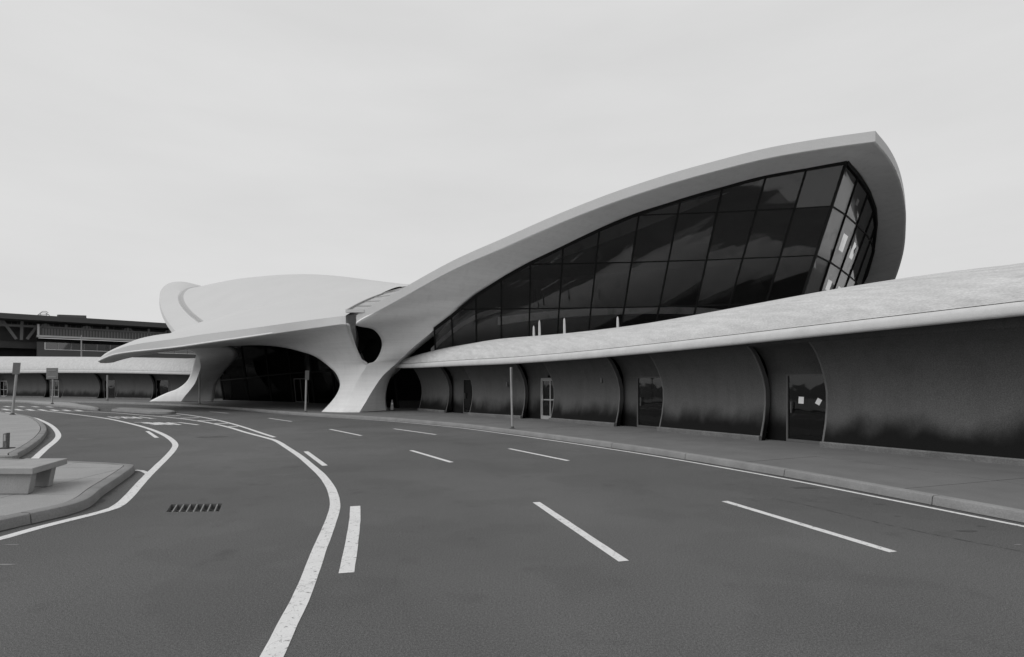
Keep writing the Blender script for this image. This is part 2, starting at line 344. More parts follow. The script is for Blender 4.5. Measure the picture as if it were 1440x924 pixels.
# ================================================================ KERBS, SIDEWALKS
def clip(poly, n, d):
    """keep the side n.p <= d"""
    out = []
    for i in range(len(poly)):
        a, b = poly[i], poly[(i+1) % len(poly)]; da, db = n.dot(a)-d, n.dot(b)-d
        if da <= 0: out.append(a)
        if (da < 0 < db) or (db < 0 < da): out.append(a.lerp(b, da/(da-db)))
    return out
def kerb(pts, parent, step=2.4, side=1, h=.15, w=.2, joint=.016, sub=.3, m='kerb'):
    """pts: ground line of the kerb face; side=+1: pavement lies left of the direction of travel"""
    A = arc([(p.x, p.y) for p in pts], sub); T = np.gradient(A, axis=0); T /= np.linalg.norm(T, axis=1)[:, None]
    Nn = np.column_stack([-T[:, 1], T[:, 0]])*side
    prof = [(0, -.05), (.012, .06), (.02, h-.035), (.028, h-.012), (.05, h), (w-.004, h+.002), (w, h-.008), (w, -.05)]
    per = max(1, int(round(step/sub))); i = 0
    while i < len(A)-1:
        j = min(i+per, len(A)-1)
        dz = random.uniform(-.003, .003); rows = []
        for k in range(i, j+1):
            sh = (joint/2 if k == i else -joint/2 if k == j else 0); a = A[k]+T[k]*sh
            rows.append([Vector((*(a+Nn[k]*x), z+(dz if z > 0 else 0))) for x, z in prof])
        mb = MB(); mb.grid(rows); mb.add(rows[0], [tuple(range(8))]); mb.add(rows[-1], [tuple(range(8))])
        mb.build('kerb_stone', m, parent, 40); i = j
    d_ = MB(); wv = [random.uniform(0, .05)+(.09*random.random() if random.random() < .4 else 0) for _ in A]
    d_.grid([[Vector((*(a+n*.01), .003)), Vector((*(a-n*(.012+q)), .003))] for a, n, q in zip(A, Nn, wv)]); d_.build('gutter_dirt', 'tar', parent)
    return A, Nn
KB = [G(1700, 786), G(1570, 760), G(1440, 735.5), G(1245, 697.5), G(1122, 673.8), G(1000, 652.3), G(900, 636), G(781, 618.5), G(700, 607.5), G(644, 600.5), G(539, 591), G(420, 583.2), G(339, 576.5), G(270, 571.6), G(180, 568), G(90, 565.6), G(0, 564), Vector((-78, 72, 0)), Vector((-110, 82, 0))]
walk = tag(bpy.data.objects.new('sidewalk', None), 'pale concrete sidewalk along the terminal front', None, None, 'structure'); link(walk)
KA, KN = kerb(KB, walk, 3.0, -1)
line([(p.x-n[0]*.24, p.y-n[1]*.24, 0) for p, n in ((Vector((*KA[i], 0)), KN[i]) for i in range(0, len(KA)-140, 6))], .10, 'edge_line', pix=False)
sl = 12; i = 0
while i < len(KA)-1:
    j = min(i+sl, len(KA)-1)
    for w0, w1, dz in ((.206, 2.6, 0), (2.618, 24, 0)):
        pts = [Vector((*(KA[k]+KN[k]*w0), .148)) for k in range(i, j+1)]+[Vector((*(KA[k]+KN[k]*w1), .148)) for k in range(j, i-1, -1)]
        c = sum(pts, Vector())/len(pts); e = .009
        tt = Vector((*(KA[j]-KA[i]), 0)).normalized(); nq = len(pts)//2
        for q in range(len(pts)):
            if q == 0 or q == len(pts)-1: pts[q] = pts[q]+tt*e
            if q == nq-1 or q == nq: pts[q] = pts[q]-tt*e
        dzr = random.uniform(-.003, .003)
        MB().prism([p+Vector((0, 0, dzr)) for p in pts], .1).build('slab', 'walk', walk)
    i = j
def island(name, label, outline, inner, gridrot, cell, closed=False, m='island', org=(0, 0)):
    o = tag(bpy.data.objects.new(name, None), label, None, None, 'structure'); link(o)
    A, N_ = kerb(outline, o, 1.9, 1, sub=.15)
    poly = [Vector((*(a+n*.222), .147)) for a, n in zip(A, N_)]+[Vector((p[0], p[1], .147)) for p in inner]
    u = Vector((math.cos(gridrot), math.sin(gridrot), 0)); v = Vector((-u.y, u.x, 0))
    us = [u.dot(p) for p in poly]; vs = [v.dot(p) for p in poly]
    a = math.floor((min(us)-org[0])/cell)*cell+org[0]
    while a < max(us):
        b = math.floor((min(vs)-org[1])/cell)*cell+org[1]
        while b < max(vs):
            q = clip(clip(clip(clip(poly, u, a+cell-.009), -u, -a-.009), v, b+cell-.009), -v, -b-.009)
            if len(q) > 2:
                ar = abs(sum(q[i].x*q[(i+1) % len(q)].y-q[(i+1) % len(q)].x*q[i].y for i in range(len(q))))/2
                if ar > .02: MB().prism([p+Vector((0, 0, random.uniform(-.002, 0))) if 0 else p for p in q], .12).build('slab', m, o)
            b += cell
        a += cell
    return o
near_out = [Vector((-10.5, 1.6, 0)), Vector((-8.2, 3.4, 0)), Vector((-7.3, 4.9, 0)), Vector((-6.95, 6.3, 0)), G(2, 746.7), G(60.6, 733), G(100, 723.5), G(120, 716.5), G(133, 708.5), G(145.5, 697), G(168, 681), G(187, 666.5), G(189, 663.2), G(180, 661.3), G(97, 656.6), Vector((-18, 15.2, 0))]
island('traffic_island', 'near concrete traffic island carrying the bench', near_out, [(-18, 1.6)], math.radians(4), 1.55, org=(.3, .5))
mid_out = [Vector((-24, 13.5, 0)), Vector((-16, 14.2, 0)), G(5, 650), G(28.6, 643), G(47.6, 631), G(61, 619), G(66.5, 608), G(62, 599.5), G(52, 592.5), G(36, 587), G(10, 583.6), G(-20, 582), Vector((-46, 38, 0))]
island('traffic_island', 'rounded concrete traffic island behind the bench with broken bollard', mid_out, [(-46, 20)], math.radians(-12), 3.2)
farA = [Vector((-62, 60, 0)), G(20, 566.5), G(51, 569.2), G(80, 572), G(110, 575), G(134, 577.6), G(140, 577), G(135, 574.5), G(115, 571), G(90, 567.6), Vector((-60, 66, 0))]
island('traffic_island', 'low kerbed median island beneath the square sign', farA, [], .5, 3)
farB = [G(160, 577.5), G(158, 578.3), G(185, 580.5), G(213, 582.2), G(240, 582.3), G(247, 581), G(236, 578.8), G(205, 576.6), G(168, 575.6), G(160, 577)]
island('traffic_island', 'low kerbed median island next to the painted words', farB, [], .4, 3)
# ================================================================ LOW SIDE WINGS
PROF = [(.15, .02), (.35, -.03), (.8, -.15), (1.3, -.22), (1.75, -.21), (2.15, -.1), (2.5, .08), (2.8, .28), (3.0, .46), (3.14, .66)]
def low_wing(root, basepts, bays, lipoff, lip_px, groove_px, top_px, ridge_off, doorspec, endtaper, rev, first_px=None, zs=1.0):
    """basepts: plan points of the wall foot (ordered so the road lies left of travel); bays: px ranges of door bays"""
    A = arc([(p[0], p[1]) for p in basepts], .25); n = len(A)
    T = np.gradient(A, axis=0); T /= np.linalg.norm(T, axis=1)[:, None]; N_ = np.column_stack([-T[:, 1], T[:, 0]])
    px = CX+F*A[:, 0]/A[:, 1]
    s = np.arange(n)*.25
    off_l = np.full(n, lipoff)
    def fitz(off, tab, deg=3):
        Q = A+N_*off[:, None]; q = CX+F*Q[:, 0]/Q[:, 1]
        tab = sorted(tab); py = np.interp(q, [t[0] for t in tab], [t[1] for t in tab])
        z = HC+(YH-py)/F*Q[:, 1]; ok = (q > tab[0][0]-1) & (q < tab[-1][0]+1) & (Q[:, 1] > 6)
        c = np.polyfit(s[ok], z[ok], deg); zz = np.polyval(c, np.clip(s, s[ok].min(), s[ok].max())); return zz
    zl = fitz(off_l, lip_px); zg = fitz(off_l-.16, groove_px)
    tap = np.clip((s if not rev else s[-1]-s)/endtaper, 0, 1) if endtaper else np.ones(n)
    tap = tap*tap*(3-2*tap)
    off_r = lipoff-.3+(ridge_off-lipoff+.3)*tap
    zr = fitz(off_r, top_px, 4)
    print('LIPZ', root.name, zl[::20].round(2), 'GROOVE', zg[::20].round(2), 'RIDGE', zr[::20].round(2))
    def q(i, off, z): return Vector((*(A[i]+N_[i]*off), z))
    # canopy roof: soffit - rolled lip - groove - vaulted top
    rows_lip, rows_top, rows_sof = [], [], []
    for i in range(0, n, 2):
        b, g = zl[i], max(zg[i], zl[i]+.16); hgt = g-b
        o = off_l[i]
        rows_lip.append([q(i, o-.30, b+.05), q(i, o-.18, b+.01), q(i, o-.06, b), q(i, o-.012, b+.04*hgt+.02), q(i, o, b+.3*hgt), q(i, o-.005, b+.62*hgt), q(i, o-.05, b+.86*hgt), q(i, o-.12, g-.002), q(i, o-.20, g-.004), q(i, o-.30, g-.02)])
        R = off_r[i]; zt = max(zr[i], g+.02); col = []
        for k in range(15):
            t = k/14; a = t*math.pi/2
            col.append(q(i, (o-.175)+(R-(o-.175))*(1-math.cos(a))**.8, g+.02+(zt-g-.02)*math.sin(a)))
        for k in range(1, 7): t = k/6; col.append(q(i, R-t*2.6*max(tap[i], .05), zt-t*t*1.2*tap[i]))
        rows_top.append(col)
        rows_sof.append([q(i, PROF[-1][1]-.02, PROF[-1][0]*zs-.005), q(i, .85, b+.16), q(i, o-.2, b+.06)])
    mb = MB(); mb.grid(rows_top); can = mb.build('canopy_roof', 'canopy', root, 60)
    mb = MB(); mb.grid(rows_lip); mb.add(rows_lip[0], [tuple(range(10))]); mb.build('canopy_lip', 'lip', root, 60)
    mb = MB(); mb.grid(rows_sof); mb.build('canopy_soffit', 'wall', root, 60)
    # panels and bays along the wall
    def idx(p): return int(np.argmin(np.abs(px-p)))
    edges = sorted([(idx(a), idx(b)) for a, b in bays], key=lambda e: min(e))
    edges = [tuple(sorted(e)) for e in edges]
    first = idx(first_px) if first_px is not None else (0 if not rev else n-1)
    def panel(i0, i1):
        if i1-i0 < 2: return
        rows = [[q(i, d, z*zs) for z, d in PROF] for i in range(i0, i1+1)]
        back = [[q(i, d-.22, z*zs) for z, d in PROF] for i in (i0, i1)]
        mb = MB(); mb.grid(rows)
        for r, bk in ((rows[0], back[0]), (rows[-1], back[1])): mb.grid([r, bk])
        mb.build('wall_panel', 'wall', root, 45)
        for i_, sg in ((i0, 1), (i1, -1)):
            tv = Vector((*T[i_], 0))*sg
            e_ = MB(); e_.grid([[q(i_, d-.03, z*zs)-tv*.012, q(i_, d+.004, z*zs)-tv*.010, q(i_, d+.012, z*zs)+tv*.015, q(i_, d+.002, z*zs)+tv*.045] for z, d in PROF]); e_.build('edge_highlight', 'edgelight', root, 60)  # pale strip painting a highlight along each panel end
        bk = MB(); w = [(.15-.02, .0), (.15+.13, .0), (.15+.15, .03), (.15+.15, .08), (.15+.12, .12), (.15-.02, .10)]
        rows = [[q(i, d, z) for z, d in w] for i in range(i0, i1+1)]; bk.grid(rows); bk.add(rows[0], [tuple(range(6))]); bk.add(rows[-1], [tuple(range(6))])
        bk.build('base_kerb', 'base', root, 50)
    def bay(i0, i1, spec):
        REC = .55; i0b, i1b = i0, i1
        u0, u1, kind = spec; j0 = i0+(i1-i0)*u0; j1 = i0+(i1-i0)*u1
        def qf(f, off, z):
            k = min(int(f), n-2); t = f-k; return q(k, off, z).lerp(q(k+1, off, z), t)
        H = doorspec['h']; rec = lambda z, d: (min(d, .0 if z < 2.3 else d)-REC)
        zz = [(.15, -REC), (.6, -REC-.01), (H, -REC+.0), (2.4, -REC+.04), (2.7, -REC+.2), (2.95, -REC+.45), (3.1, -REC+.75), (3.14, -.55+1.2)]
        # jamb strips beside the door and the hood above it
        for a, b, lo in ((i0-.6, j0, 0), (j1, i1+.6, 0), (j0, j1, 2)):
            a, b = max(a, 0), min(b, n-1)
            if b-a < .05: continue
            prof = zz[lo:] if lo else zz
            rows = [[qf(a+(b-a)*k/6, d, z*zs if z > .2 else z) for z, d in prof] for k in range(7)]
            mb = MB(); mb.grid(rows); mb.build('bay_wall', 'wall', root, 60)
        D = bpy.data.objects.new('door', None); link(D, root)
        z0 = .15; HH = H*zs
        fr = 'alu' if kind == 'double' else 'dimalu'
        fw = .05
        def pane(f0, f1, z0_, z1_):
            mb = MB(); a, b = qf(f0, -REC-.05, z0_), qf(f1, -REC-.05, z0_); c, d = qf(f1, -REC-.05, z1_), qf(f0, -REC-.05, z1_)
            nn = Vector((*N_[int(f0)], 0))*.006
            mb.hexa([a-nn, b-nn, b+nn, a+nn], [d-nn, c-nn, c+nn, d+nn]); mb.build('pane', 'dglass', D)
        pane(j0, j1, z0, HH)
        nv = Vector((*N_[int((i0+i1)/2)], 0))
        def post(f, z0_, z1_, w=.05): MB().bar(qf(f, -REC-.04, z0_), qf(f, -REC-.04, z1_), w, .08, nv).build('frame_post', fr, D)
        def rail(z, w=.05, f0=None, f1=None, m=None): MB().bar(qf(j0 if f0 is None else f0, -REC-.04, z), qf(j1 if f1 is None else f1, -REC-.04, z), w, .07, nv).build('frame_rail', m or fr, D)
        post(j0, z0, HH); post(j1, z0, HH); rail(HH-.025); rail(z0+.04, .08)
        MB().bar(qf(j0+(j1-j0)*.88, -REC+.03, z0+.9), qf(j0+(j1-j0)*.88, -REC+.03, z0+1.25), .03, .03, nv).build('handle', fr, D)
        if kind == 'double':
            post((j0+j1)/2, z0+.08, HH-.05, .07); post(j0+(j1-j0)*.06, z0+.08, HH-.05, .05); post(j0+(j1-j0)*.94, z0+.08, HH-.05, .05); rail(z0+1.0, .06); rail(z0+.13, .1); rail(HH-.1, .08)
            MB().box(qf((j0+j1)/2, -REC+.05, HH+.08), (.16, .12, .1)).build('door_sensor', 'frame', D)
        if kind == 'paper':
            for u, w, zc, rt in ((.34, .17, 1.45, .05), (.76, .15, 1.42, .5)):
                c = qf(j0+(j1-j0)*(1-u), -REC-.035, zc*zs); t = Vector((*T[int(i0)], 0)); up = Vector((0, 0, 1))
                e1 = (t*math.cos(rt)+up*math.sin(rt))*w/2; e2 = (up*math.cos(rt)-t*math.sin(rt))*w*.62
                nn = Vector((*N_[int(i0)], 0))*.002
                mb = MB(); mb.hexa([c-e1-e2-nn, c+e1-e2-nn, c+e1+e2-nn, c-e1+e2-nn], [c-e1-e2+nn, c+e1-e2+nn, c+e1+e2+nn, c-e1+e2+nn]); mb.build('paper_notice', 'paper', D)
        # dark vestibule behind the glass
        a, b = qf(max(i0-.8, 0), -REC-.06, .151), qf(min(i1+.8, n-1), -REC-.06, .151); a2, b2 = a-nv*2.2, b-nv*2.2; up = Vector((0, 0, 2.9))
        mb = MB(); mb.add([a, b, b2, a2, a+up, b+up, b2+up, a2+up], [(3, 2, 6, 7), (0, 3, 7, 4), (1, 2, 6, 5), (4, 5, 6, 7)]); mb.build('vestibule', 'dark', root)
        return D
    cur = min(first, n-1) if not rev else 0
    stop = n-1 if not rev else first
    for e, sp in zip(edges, doorspec['list']):
        panel(cur, e[0]); bay(e[0], e[1], sp); cur = e[1]
    panel(cur, stop)
    # mass of the wing behind the wall, so that no light comes through
    rows = [[q(i, -2.9, .15), q(i, -2.9, zr[i]-1.0 if tap[i] > .6 else 3.0), q(i, off_r[i]-2.5*tap[i], zr[i]-1.1*tap[i]-.05)] for i in range(0, n, 4)]
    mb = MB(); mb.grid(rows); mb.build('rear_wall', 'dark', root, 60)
    return A, N_, zl, zr, px, q, n
RW = empty('low_side_wing', 'long low wing with pale rounded canopy roof and scooped dark wall, right foreground', 'building', (5, 22, 0))
rbase = [(-8.2, 40.6), (-5.8, 38.0), (-3.9, 35.2), (-2.0, 32.4), (.6, 29.6), (2.3, 27.3), (4.4, 24.2), (5.7, 22.0), (6.75, 20.2), (8.05, 17.9), (9.2, 15.9), (11.3, 12.5), (13.6, 8.8), (15.6, 5.5)]
R_A, R_N, R_zl, R_zr, R_px, R_q, R_n = low_wing(RW, rbase[::-1], [(628, 660), (736, 774), (869, 924), (1068, 1160)], 1.30,
    [(551, 518), (600, 517), (622, 516.5), (700, 512), (771, 508.5), (867, 502), (1000, 488.5), (1144, 479.6-8), (1328, 457), (1440, 444)],
    [(563, 511), (630, 509.5), (700, 503), (760, 498), (867, 490.5), (960, 479.6), (1000, 475.5), (1181, 454), (1320, 437), (1440, 422)],
    [(563, 511), (585, 501), (610, 493), (658, 482.5), (700, 479.5), (760, 475), (867, 461.7), (960, 447.6), (1000, 442.6), (1122, 421.5), (1251, 400.5), (1440, 368)],
    -2.4, {'h': 2.25, 'list': [(.07, .74, 'paper'), (.02, .72, 'plain'), (.0, .62, 'double'), (.0, .58, 'plain')]}, 9.0, True, 590)
LW = empty('low_side_wing', 'distant low wing with white canopy roof left of the entrance', 'building', (-60, 74, 0))
lbase = [(-118, 92), (-95, 87), (-72, 80), (-57.4, 74), (-44.7, 68), (-38, 65), (-31.5, 63.5)]
L_ = low_wing(LW, lbase[::-1], [(-8, 9), (63, 87), (138, 163), (213, 238)], 1.3,
    [(-60, 525.5), (0, 525), (124, 524.5), (174, 525.3), (264, 527)], [(-60, 521), (0, 520.6), (124, 520), (264, 523)],
    [(-60, 501.5), (0, 501.3), (149, 502), (264, 504)], -3.2, {'h': 2.3, 'list': [(.3, .98, 'plain'), (.3, .9, 'plain'), (.45, .95, 'double'), (.3, .98, 'double')][::1]}, 0, False, 322, 1.06)
# ================================================================ MAIN TERMINAL
TB = empty('terminal_building', 'white concrete terminal with winged vaulted roof and dark slanted glazing', 'building', (-10, 45, 0))
FT = .55
def dense(L, n): return [Vector(p) for p in arc(PP(L), 1)] if n is None else [Vector(p) for p in cat(PP(L), n)]
WLf = [(501, 443.5, 34.5), (530, 425.5, 34.3), (560, 409, 34.1), (635, 367.5, 33.6), (710, 334, 33.1), (785, 301, 32.6), (860, 271.5, 32.1), (935, 246.5, 31.6), (1000, 228, 31.2), (1075, 209, 30.8), (1150, 195.5, 30.4), (1231, 184, 30)]
WLb = [(1231, 184, 30), (1250, 208, 31.6), (1263, 234, 33.2), (1271, 266, 35.3), (1273.5, 301.6, 37.8), (1268.5, 351, 41.5), (1250, 401, 46), (1220, 440, 50), (1180, 470, 54), (1130, 490, 58)]
GTf = [(520, 462, 36.6), (570, 462, 36.4), (620, 455, 36.3), (665, 417, 36), (702, 392, 35.6), (747, 369, 35.2), (792, 347, 34.8), (841, 324, 34.3), (897, 299.5, 33.8), (957, 281, 33.3), (1016, 264, 32.9), (1077, 248, 32.4), (1134, 237.5, 32), (1190, 228, 31.5)]
GTb = [(1190, 228, 31.5), (1208, 246, 33.2), (1222, 269, 35.2), (1231, 293, 37.3), (1232, 316, 39.3), (1228, 351, 42.6), (1217, 390, 46.5), (1190, 435, 50.5), (1150, 466, 54.5), (1110, 486, 58.5)]
CEN = Vector((-8.2, 56, 11.0))
def strip(L, n):
    """points with a true corner kept at the ends"""
    return cat(PP(L), n)
lipF = strip(WLf, 60); lipB = strip(WLb, 40)[1:]
lip = [Vector(p) for p in np.vstack([lipF, lipB])]
# --- right wing roof
def wing_roof(lip, cen, name, bulge, fall=0, inner_pull=.3):
    mb = MB(); dn = Vector((0, 0, FT))
    rows = []
    for ii, p in enumerate(lip):
        d = (cen-p); r = []; bu = bulge if ii < 58 else bulge+2.4*min(1, (ii-58)/8)
        for k in range(15):
            t = k/14; t = t**1.25
            z = p.z+(cen.z-p.z)*(1-(1-t)**1.6)+bu*math.sin(math.pi*(t**.55 if bu > 0 else t))
            r.append(Vector((p.x+d.x*t, p.y+d.y*t, z)))
        rows.append(r)
    mb.grid(rows); return mb, rows
mb, rows = wing_roof(lip, CEN, 'roof_shell', -.4)
wr = mb.build('roof_shell', 'roof', TB, 50); tag(wr, 'soaring right wing of the roof')
MB().grid([[p, p-Vector((0, 0, FT))] for p in lip]).build('fascia', 'fascia', TB, 30)
# underside of the wing vault
glf = strip(GTf[3:], 48); glb = strip(GTb, 40)[1:]
gt = [Vector(p) for p in strip([(566, 502.5, 37.4), (578, 491, 37.1), (592, 479, 36.9), (608, 466, 36.7), (628, 449, 36.5), (646, 433, 36.3)], 20)]+[Vector(p) for p in np.vstack([glf, glb])]
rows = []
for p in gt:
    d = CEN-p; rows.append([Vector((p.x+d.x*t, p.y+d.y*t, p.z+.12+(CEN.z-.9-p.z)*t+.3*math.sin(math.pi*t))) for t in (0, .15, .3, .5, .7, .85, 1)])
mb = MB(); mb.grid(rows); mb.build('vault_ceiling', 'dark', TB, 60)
# --- right buttress with its two arms, continuous with the soffits
def rows_of(pairs, n, nv, belly=0):
    a = cat([P(*p[0]) for p in pairs], n); b = cat([P(*p[1]) for p in pairs], n); rows = []
    for i in range(n):
        u, v = Vector(a[i]), Vector(b[i]); r = []
        for k in range(nv):
            t = k/(nv-1); q = u.lerp(v, t); q.z += belly*math.sin(math.pi*t) if belly else 0; r.append(q)
        rows.append(r)
    return rows
legL = [((452, 579.2, 36.75), (480, 580, 36)), ((463, 568, 37), (488, 568, 36.35)), ((473, 555, 37.2), (496, 550, 36.8)), ((478, 541, 37.5), (505, 531, 37.0)), ((473, 526, 37.8), (516, 513, 37.0)),
        ((462, 515, 38.2), (508, 506, 36.8)), ((451, 506.5, 38.7), (499.5, 488, 36.2)), ((440, 500, 39.1), (493, 468, 35.3)), ((425, 495, 40.2), (487, 456.3, 34.5)), ((400, 489, 42.3), (450, 460, 35)), ((370, 486, 44.9), (400, 467, 35.8)),
        ((335, 486.3, 48.6), (350, 474.5, 36.5)), ((300, 488.5, 52.8), (300, 481.5, 37.3)), ((262, 491.8, 55), (255, 488, 38)), ((232, 495, 51), (215, 492.5, 38.7)), ((202, 499, 46), (185, 495.5, 39.2)), ((165, 501.5, 42), (159, 500, 39.6)), ((140, 509, 40.05), (138, 508.5, 40))]
legR = [((480, 580, 36), (505, 580.3, 35.9)), ((488, 568, 36.35), (514, 566, 36.2)), ((496, 550, 36.8), (524, 549, 36.7)), ((505, 531, 37.0), (538, 529, 37.2)), ((516, 513, 37.0), (556, 512, 37.5)),
        ((526, 508.5, 37.1), (566, 502.5, 37.3)), ((533, 499, 37.1), (578, 491, 37)), ((537, 486, 37), (592, 479, 36.8)), ((534.5, 474, 36.6), (608, 466, 36.6)), ((524, 463, 35.8), (628, 449, 36.4)), ((501, 456, 34.5), (646, 433, 36.2))]
lf = [(501, 456, 34.5), (530, 438, 34.3), (560, 421.5, 34.1), (635, 380, 33.6), (710, 347.5, 33.1), (785, 314.5, 32.6), (860, 285.5, 32.1), (935, 260.5, 31.6), (1000, 242, 31.2), (1075, 223.5, 30.8), (1150, 210, 30.4), (1231, 198.7, 30)]
gf = [(646, 433, 36.2), (668, 415.5, 36), (690, 401, 35.7), (735, 375, 35.3), (780, 353, 34.9), (825, 331.5, 34.5), (880, 306.5, 34), (945, 285, 33.4), (1000, 268.5, 33), (1065, 251, 32.5), (1130, 238.5, 32), (1190, 228, 31.5)]
KS = 8
def curve(L): return [Vector(p) for p in cat(PP(L), (len(L)-1)*KS+1)]
aL, bL = curve([p[0] for p in legL]), curve([p[1] for p in legL])
rp = legR+list(zip(lf, gf))[1:]
aR, bR = curve([p[0] for p in rp]), curve([p[1] for p in rp])
aR[:4*KS+1] = bL[:4*KS+1]
NV = 14
def ruled(a, b, sag=None):
    rows = []
    for i, (u, v) in enumerate(zip(a, b)):
        r = [u.lerp(v, k/(NV-1)) for k in range(NV)]
        if sag:
            for k in range(1, NV-1): r[k] = r[k]+sag(i, k/(NV-1))
        rows.append(r)
    return rows
mb = MB()
mb.grid(ruled(aL, bL)); mb.grid(ruled(aR, bR))
lb = [(p[0], p[1], p[2]) for p in WLb]
def low(p): q = P(*p); q.z -= FT; return q
a = [Vector(p) for p in cat([low(p) for p in WLb], 60)]; b = curve(GTb); b = [Vector(p) for p in cat(b, 60)]; a[0], b[0] = aR[-1], bR[-1]
mb.grid(ruled(a, b))
# outer flank of the leg, turning in towards the passage
side = [((505, 580.3, 35.9), (545, 577.3, 38.6)), ((514, 566, 36.2), (543, 566, 38.7)), ((524, 549, 36.7), (543.5, 551, 38.9)), ((538, 529, 37.2), (548, 534, 39.2)), ((556, 512, 37.5), (557, 521, 39.3)), ((566, 502.5, 37.3), (569, 508, 39.3)), ((578, 491, 37), (582, 496, 39)), ((592, 479, 36.8), (597, 483, 38.6)), ((608, 466, 36.6), (613, 470, 38.2)), ((628, 449, 36.4), (633, 453, 37.6)), ((646, 433, 36.2), (650, 436, 37.2))]
sC = bR[:10*KS+1]; sI = curve([p[1] for p in side]); mb.grid(ruled(sC, sI))
br = mb.build('buttress', 'shell', TB, 38); tag(br, 'branching right buttress flowing into the wing soffit'); solid(br, .1)
# lining of the teardrop opening between the arms
hole = [(487, 456.3, 34.5), (493, 468, 35.3), (499.5, 488, 36.2), (508, 506, 36.8), (516, 513, 37.0), (526, 508.5, 37.1), (533, 499, 37.1), (537, 486, 37), (534.5, 474, 36.6), (524, 463, 35.8), (501, 456, 34.5)]
h = [Vector(p) for p in cat(PP(hole), 70)]; cc = sum(h, Vector())/len(h)
rows = [[p, p+Vector((.35*(p.x-cc.x), .9, .3*(p.z-cc.z))), p+Vector((.9*(p.x-cc.x), 2.4, .6*(p.z-cc.z))), p+Vector((1.2*(p.x-cc.x), 5, .8*(p.z-cc.z)))] for p in h]
mb = MB(); mb.grid([[Vector(q) for q in cat(r, 10)] for r in rows]); mb.build('opening_lining', 'shell', TB, 60)
MB().add([r[-1] for r in rows], [tuple(range(len(rows)))]).build('opening_blackout', 'dark', TB)  # added dark plate, shuts out stray light so the opening stays black
# rounded end of the front shell beside the slot (left cheek of the valley)
ck = []
for k in range(13):
    a = math.pi*.62*k/12
    r_ = [(486, 444.3, 34.5), (486.5, 456.3, 34.5), (490.5, 468, 35.3), (497, 486, 36.1)]
    ck.append([P(x+(15-3*i)*(1-math.cos(a))*.9*(.9 if i < 3 else .5), y-(2.0 if i == 0 else 0)*math.sin(a), Y+1.3*math.sin(a)*.8+(1-math.cos(a))*1.1) for i, (x, y, Y) in enumerate(r_)])
mb = MB(); mb.grid([[Vector(q) for q in cat(r, 12)] for r in ck]); mb.build('valley_cheek', 'shell', TB, 60)
# --- front shell
fl = [(138, 506, 40), (159, 493.5, 39.6), (189, 484.5, 39.1), (249, 476, 38.1), (283, 470.5, 37.6), (350, 462, 36.5), (422, 452, 35.4), (486, 444, 34.5)]
fc = [(138, 505.6, 40.1), (150, 496, 40.8), (172, 485.5, 42.2), (205, 474, 44.4), (256, 467, 47), (325, 440.5, 49.8), (440, 415, 51.2), (562, 403, 52)]
fr3 = [Vector((-29.1, 40.15, 3.55)), Vector((-30.2, 42.5, 3.9)), Vector((-31.5, 45.5, 4.4)), Vector((-32.5, 49, 5.1)), Vector((-33.2, 52.5, 5.7)), Vector((-34, 56, 6.2)), Vector((-22, 59, 8.6)), Vector((-10, 57, 10.4))]
ctrl = []
for a, b, c in zip(fl, fc, fr3):
    A_, B_ = P(*a), P(*b); m_ = A_.lerp(B_, .5); m_.z += .25*min(1, (B_-A_).length/12); m2 = B_.lerp(c, .5); m2.z += .3*min(1, (c-B_).length/8)
    ctrl.append([A_, m_, B_, m2, c])
g = patch(ctrl, 60, 32)
mb = MB(); mb.grid(g); fs = mb.build('roof_shell', 'roof', TB, 70); tag(fs, 'drooping front shell of the roof above the entrance')
fb = [(140, 510, 40), (159, 502, 39.6), (189, 496, 39.1), (249, 488.5, 38.1), (283, 484, 37.6), (350, 474.5, 36.5), (422, 463.5, 35.4), (487, 456.3, 34.5)]
ta = arc([r[0] for r in g][::-1], .4, 600); tb = arc(bL[8*KS:], .4, 900); ta, tb = cat(ta, 90), cat(tb, 90)
MB().grid([[Vector(ta[i]), Vector(tb[i])] for i in range(90)]).build('fascia', 'fascia', TB, 30)
# left edge of the front shell: fascia and soffit back to the arch line
la = [r[-1] for r in g][:44]; lbm = [p-Vector((0, 0, .12+.45*min(1, i/14))) for i, p in enumerate(la)]
MB().grid([[u, v] for u, v in zip(la, lbm)]).build('fascia', 'fascia', TB, 30)
aw = cat(PP([(140, 509, 40.05), (165, 501.5, 42), (202, 499, 46), (232, 495, 51), (262, 491.8, 55), (275, 491, 58)]), 44)
MB().grid([[v.lerp(Vector(w), k/6) for k in range(7)] for v, w in zip(lbm, aw)]).build('soffit', 'shell', TB, 60)
